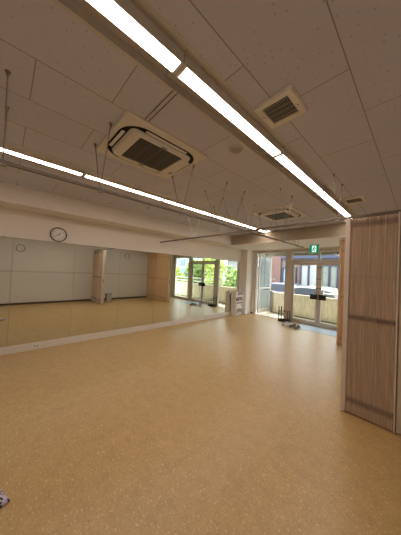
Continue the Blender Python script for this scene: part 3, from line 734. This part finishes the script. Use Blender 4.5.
# brick shop across the street
Yf = 16.0
t = empty('brick_building', (-7, Yf, -.45), 'brick building with navy framed windows across the street', 'building')
w = MB(); w.box(-12, -1, Yf+.02, Yf+5, -.45, 3.7); w.build('wall', 'greybrick', t)
box('pillar', 'brick', -8.45, -7.66, Yf-.20, Yf+.1, -.45, 3.75, parent=t)
box('pillar', 'brick', -6.40, -6.22, Yf-.10, Yf+.1, -.45, 3.0, parent=t)
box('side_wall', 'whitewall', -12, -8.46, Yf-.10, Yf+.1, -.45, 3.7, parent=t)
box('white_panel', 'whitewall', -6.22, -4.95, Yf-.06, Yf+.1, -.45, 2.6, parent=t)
box('sign_band', 'blueband', -7.6, -3.2, Yf-.3, Yf+.1, 2.86, 3.16, parent=t)
box('upper_band', 'whitewall', -3.2, -1, Yf-.25, Yf+.1, 2.6, 3.3, parent=t)
def shopwin(x0, x1, z0, z1, n, pm):
    w = MB(); s = .12
    w.box(x0, x1, Yf-.12, Yf+.05, z0, z0+s); w.box(x0, x1, Yf-.12, Yf+.05, z1-s, z1)
    for k in range(n+1):
        x = x0 + (x1-x0-s)*k/n; w.box(x, x+s, Yf-.12, Yf+.05, z0+s, z1-s)
    f = w.build('window_frame', 'navy', t)
    for k in range(n):
        a = x0+(x1-x0-s)*k/n+s; b = x0+(x1-x0-s)*(k+1)/n
        box('pane', pm, a, b, Yf-.04, Yf-.02, z0+s, z1-s, parent=f)
shopwin(-7.6, -6.45, .2, 2.2, 1, 'bluepane'); shopwin(-6.22, -5.55, .5, 2.5, 1, 'bluepane')
shopwin(-4.85, -3.75, .0, 2.45, 2, 'curtainpane'); shopwin(-3.3, -1.5, .0, 2.3, 2, 'bluepane')
# white house at the left with a round balcony
t = empty('white_house', (-11.5, 20, -.45), 'white house with a rounded balcony glimpsed at the left through the side door', 'building')
box('wall', 'whitewall', -14.5, -9.6, 15.2, 15.85, -.45, 3.6, parent=t)
w = MB(); w.lathe((-9.5, 15.2, 2.2), (0,0,1), [(0,0),(.5,0),(.5,.9),(0,.9)], 24); w.build('balcony', 'whitewall', t)
box('window', 'navy', -9.95, -9.62, 15.16, 15.2, .7, 1.6, parent=t)

def car(x, y, m, label, L_=4.1):
    t = empty('car', (x, y, -.45), label, 'car', 'cars parked beyond the parapet'); OFF[t.name] = Vector((0,0,0))
    h = L_/2
    body = [(-h,.30),(-h+.05,.62),(-h+.25,.84),(-h+1.0,.92),(-h+1.6,1.40),(-h+2.0,1.50),(h-1.2,1.50),(h-.5,1.36),(h-.12,.95),(h,.75),(h,.30)]
    w = MB(); w.prism(body, 'y', -.82, .82); w.build('body', m, t, bevel=.09)
    w = MB(); sw = [(-h+1.15,.95),(-h+1.68,1.36),(-h+2.0,1.42),(h-1.2,1.42),(h-.62,1.30),(h-.42,.97)]
    for a, b in ((-.835,-.815),(.815,.835)): w = MB(); w.prism(sw, 'y', a, b); w.build('side_window', 'carglass', t)
    w = MB(); w.prism([(-h+1.02,.98),(-h+1.08,.94),(-h+1.60,1.37),(-h+1.56,1.41)], 'y', -.7, .7); w.build('windscreen', 'carglass', t)
    for sx in (-h+.75, h-.8):
        for sy in (-.74, .74):
            MB().lathe((sx, sy-.1, .31), (0,1,0), [(0,0),(.2,0),(.31,.01),(.31,.19),(.2,.2),(0,.2)], 24).build('wheel', 'tyre', t)
car(-7.0, 14.5, 'carblue', 'silver blue car parked across the street seen through the side door')
car(-4.4, 12.3, 'carwhite', 'white car parked beyond the parapet seen through the glass doors')

def tree(x, y, h, cr, m, label, nl=2600):
    t = empty('tree', (x, y, -.45), label, 'tree', 'trees beyond the terrace'); OFF[t.name] = Vector((0,0,0))
    w = MB(); w.tube([(0,0,0),(.05,.03,h*.3),(-.03,.05,h*.6),(.02,0,h*.85)], [.13,.11,.08,.03], 8)
    for k in range(6):
        a = k*1.05; z = h*(.35+.07*k); w.tube([(0,0,z),(cr*.35*math.cos(a),cr*.35*math.sin(a),z+.3),(cr*.7*math.cos(a),cr*.7*math.sin(a),z+.55)], [.05,.035,.012], 6)
    w.build('trunk', 'bark', t)
    w = MB(); blobs = [(random.uniform(-.6,.6)*cr, random.uniform(-.6,.6)*cr, h*random.uniform(.3,.95), random.uniform(.35,.6)*cr) for _ in range(16)]
    for _ in range(nl):
        bx, by, bz, br = random.choice(blobs)
        d = Vector((random.gauss(0,1), random.gauss(0,1), random.gauss(0,1))).normalized()*br*random.uniform(.55,1.05)
        c = Vector((bx,by,bz))+d; c.z = max(c.z, .25)
        a = Vector((random.gauss(0,1), random.gauss(0,1), random.gauss(0,.6))).normalized(); b = a.cross(Vector((random.gauss(0,1),random.gauss(0,1),random.gauss(0,1)))).normalized()
        s = random.uniform(.09,.17)
        w.add([c-a*s, c+b*s*.45, c+a*s, c-b*s*.45], [(0,1,2,3)])
    w.build('foliage', m, t, keep=True)
tree(2.1, 12.9, 3.3, 1.05, 'leafy', 'bright yellow green tree seen in the mirror at the right end of the glass front')
tree(4.75, 13.2, 3.0, 1.05, 'leafd', 'darker green tree seen in the mirror between the post and the black door plates')
tree(7.35, 12.7, 2.7, 1.0, 'leafy', 'yellow green tree seen in the mirror left of the black door plates')
tree(-.5, 12.4, 2.4, .95, 'leafd', 'low green tree at the far right end of the mirrored glass front')
t = empty('blue_grey_house', (10.5, 15, -.45), 'blue grey house with dark lower wall seen in the mirror through the side bay', 'building')
box('wall', 'bluegrey', 7.2, 16, 16, 20, 1.3, 4.2, parent=t); box('lower_wall', 'darkcl', 7.2, 16, 15.8, 20, -.45, 1.3, parent=t)
for x in (7.8, 9.6, 11.4): f = box('window', 'railwhite', x, x+1.2, 15.9, 16.05, 2.0, 3.1, parent=t); box('pane', 'bluepane', x+.08, x+1.12, 15.88, 15.9, 2.08, 3.02, parent=f)
t = empty('white_house', (3, 19, -.45), 'white house behind the trees seen in the mirror', 'building')
box('wall', 'whitewall', .2, 5.4, 18.5, 22, -.45, 3.0, parent=t); w = MB(); w.prism([(-.2,3.0),(5.8,3.0),(2.8,4.3)], 'y', 18.2, 22.3); w.build('roof', 'darkcl', t)
f = box('window', 'navy', 1, 2.2, 18.44, 18.5, 1.4, 2.8, parent=t); box('pane', 'bluepane', 1.08, 2.12, 18.42, 18.44, 1.48, 2.72, parent=f)

# ------------------------------------------------------------------ light and camera
wd = bpy.data.worlds.new('sky'); scene.world = wd; wd.use_nodes = True; nt = wd.node_tree; nt.nodes.clear()
o = N(nt, 'ShaderNodeOutputWorld'); bg = N(nt, 'ShaderNodeBackground'); L(nt, bg.outputs[0], o.inputs[0])
tc = N(nt, 'ShaderNodeTexCoord'); nz = N(nt, 'ShaderNodeTexNoise'); nz.inputs['Scale'].default_value = 2.5; nz.inputs['Detail'].default_value = 4
L(nt, tc.outputs['Generated'], nz.inputs['Vector'])
r = N(nt, 'ShaderNodeValToRGB'); r.color_ramp.elements[0].position = .35; r.color_ramp.elements[1].position = .6
r.color_ramp.elements[0].color = (.72,.86,1,1); r.color_ramp.elements[1].color = (1,1,1,1)
L(nt, nz.outputs[0], r.inputs[0]); L(nt, r.outputs[0], bg.inputs[0]); bg.inputs[1].default_value = WORLD
sd = bpy.data.lights.new('sun', 'SUN'); sd.energy = SUN; sd.angle = math.radians(3); sd.color = (1,.95,.86)
so = bpy.data.objects.new('sun', sd); col.objects.link(so)
dirv = Vector((.25, -.48, -.84)).normalized(); so.rotation_euler = dirv.to_track_quat('-Z', 'Y').to_euler()

yaw, pitch, roll, fpx = .8171, .0182, .0444, 208.8208
f = Vector((-math.sin(yaw)*math.cos(pitch), math.cos(yaw)*math.cos(pitch), math.sin(pitch)))
r0 = Vector((math.cos(yaw), math.sin(yaw), 0)); u0 = r0.cross(f)
r_ = r0*math.cos(roll) + u0*math.sin(roll); u_ = -r0*math.sin(roll) + u0*math.cos(roll)
cd = bpy.data.cameras.new('camera'); cd.sensor_fit = 'HORIZONTAL'; cd.sensor_width = 36; cd.lens = fpx/401*36; cd.clip_start = .05
co = bpy.data.objects.new('camera', cd); col.objects.link(co)
co.matrix_world = Matrix(((r_.x,u_.x,-f.x,0),(r_.y,u_.y,-f.y,0),(r_.z,u_.z,-f.z,1.6),(0,0,0,1)))
scene.camera = co
vs = scene.view_settings
scene.display_settings.display_device = 'sRGB'
vs.view_transform = 'Standard'; vs.look = 'None'; vs.exposure = 0.0; vs.gamma = 1.0; vs.use_curve_mapping = False
scene.cycles.max_bounces = 14; scene.cycles.diffuse_bounces = 6; scene.cycles.glossy_bounces = 6; scene.cycles.transparent_max_bounces = 16
scene.cycles.use_denoising = True
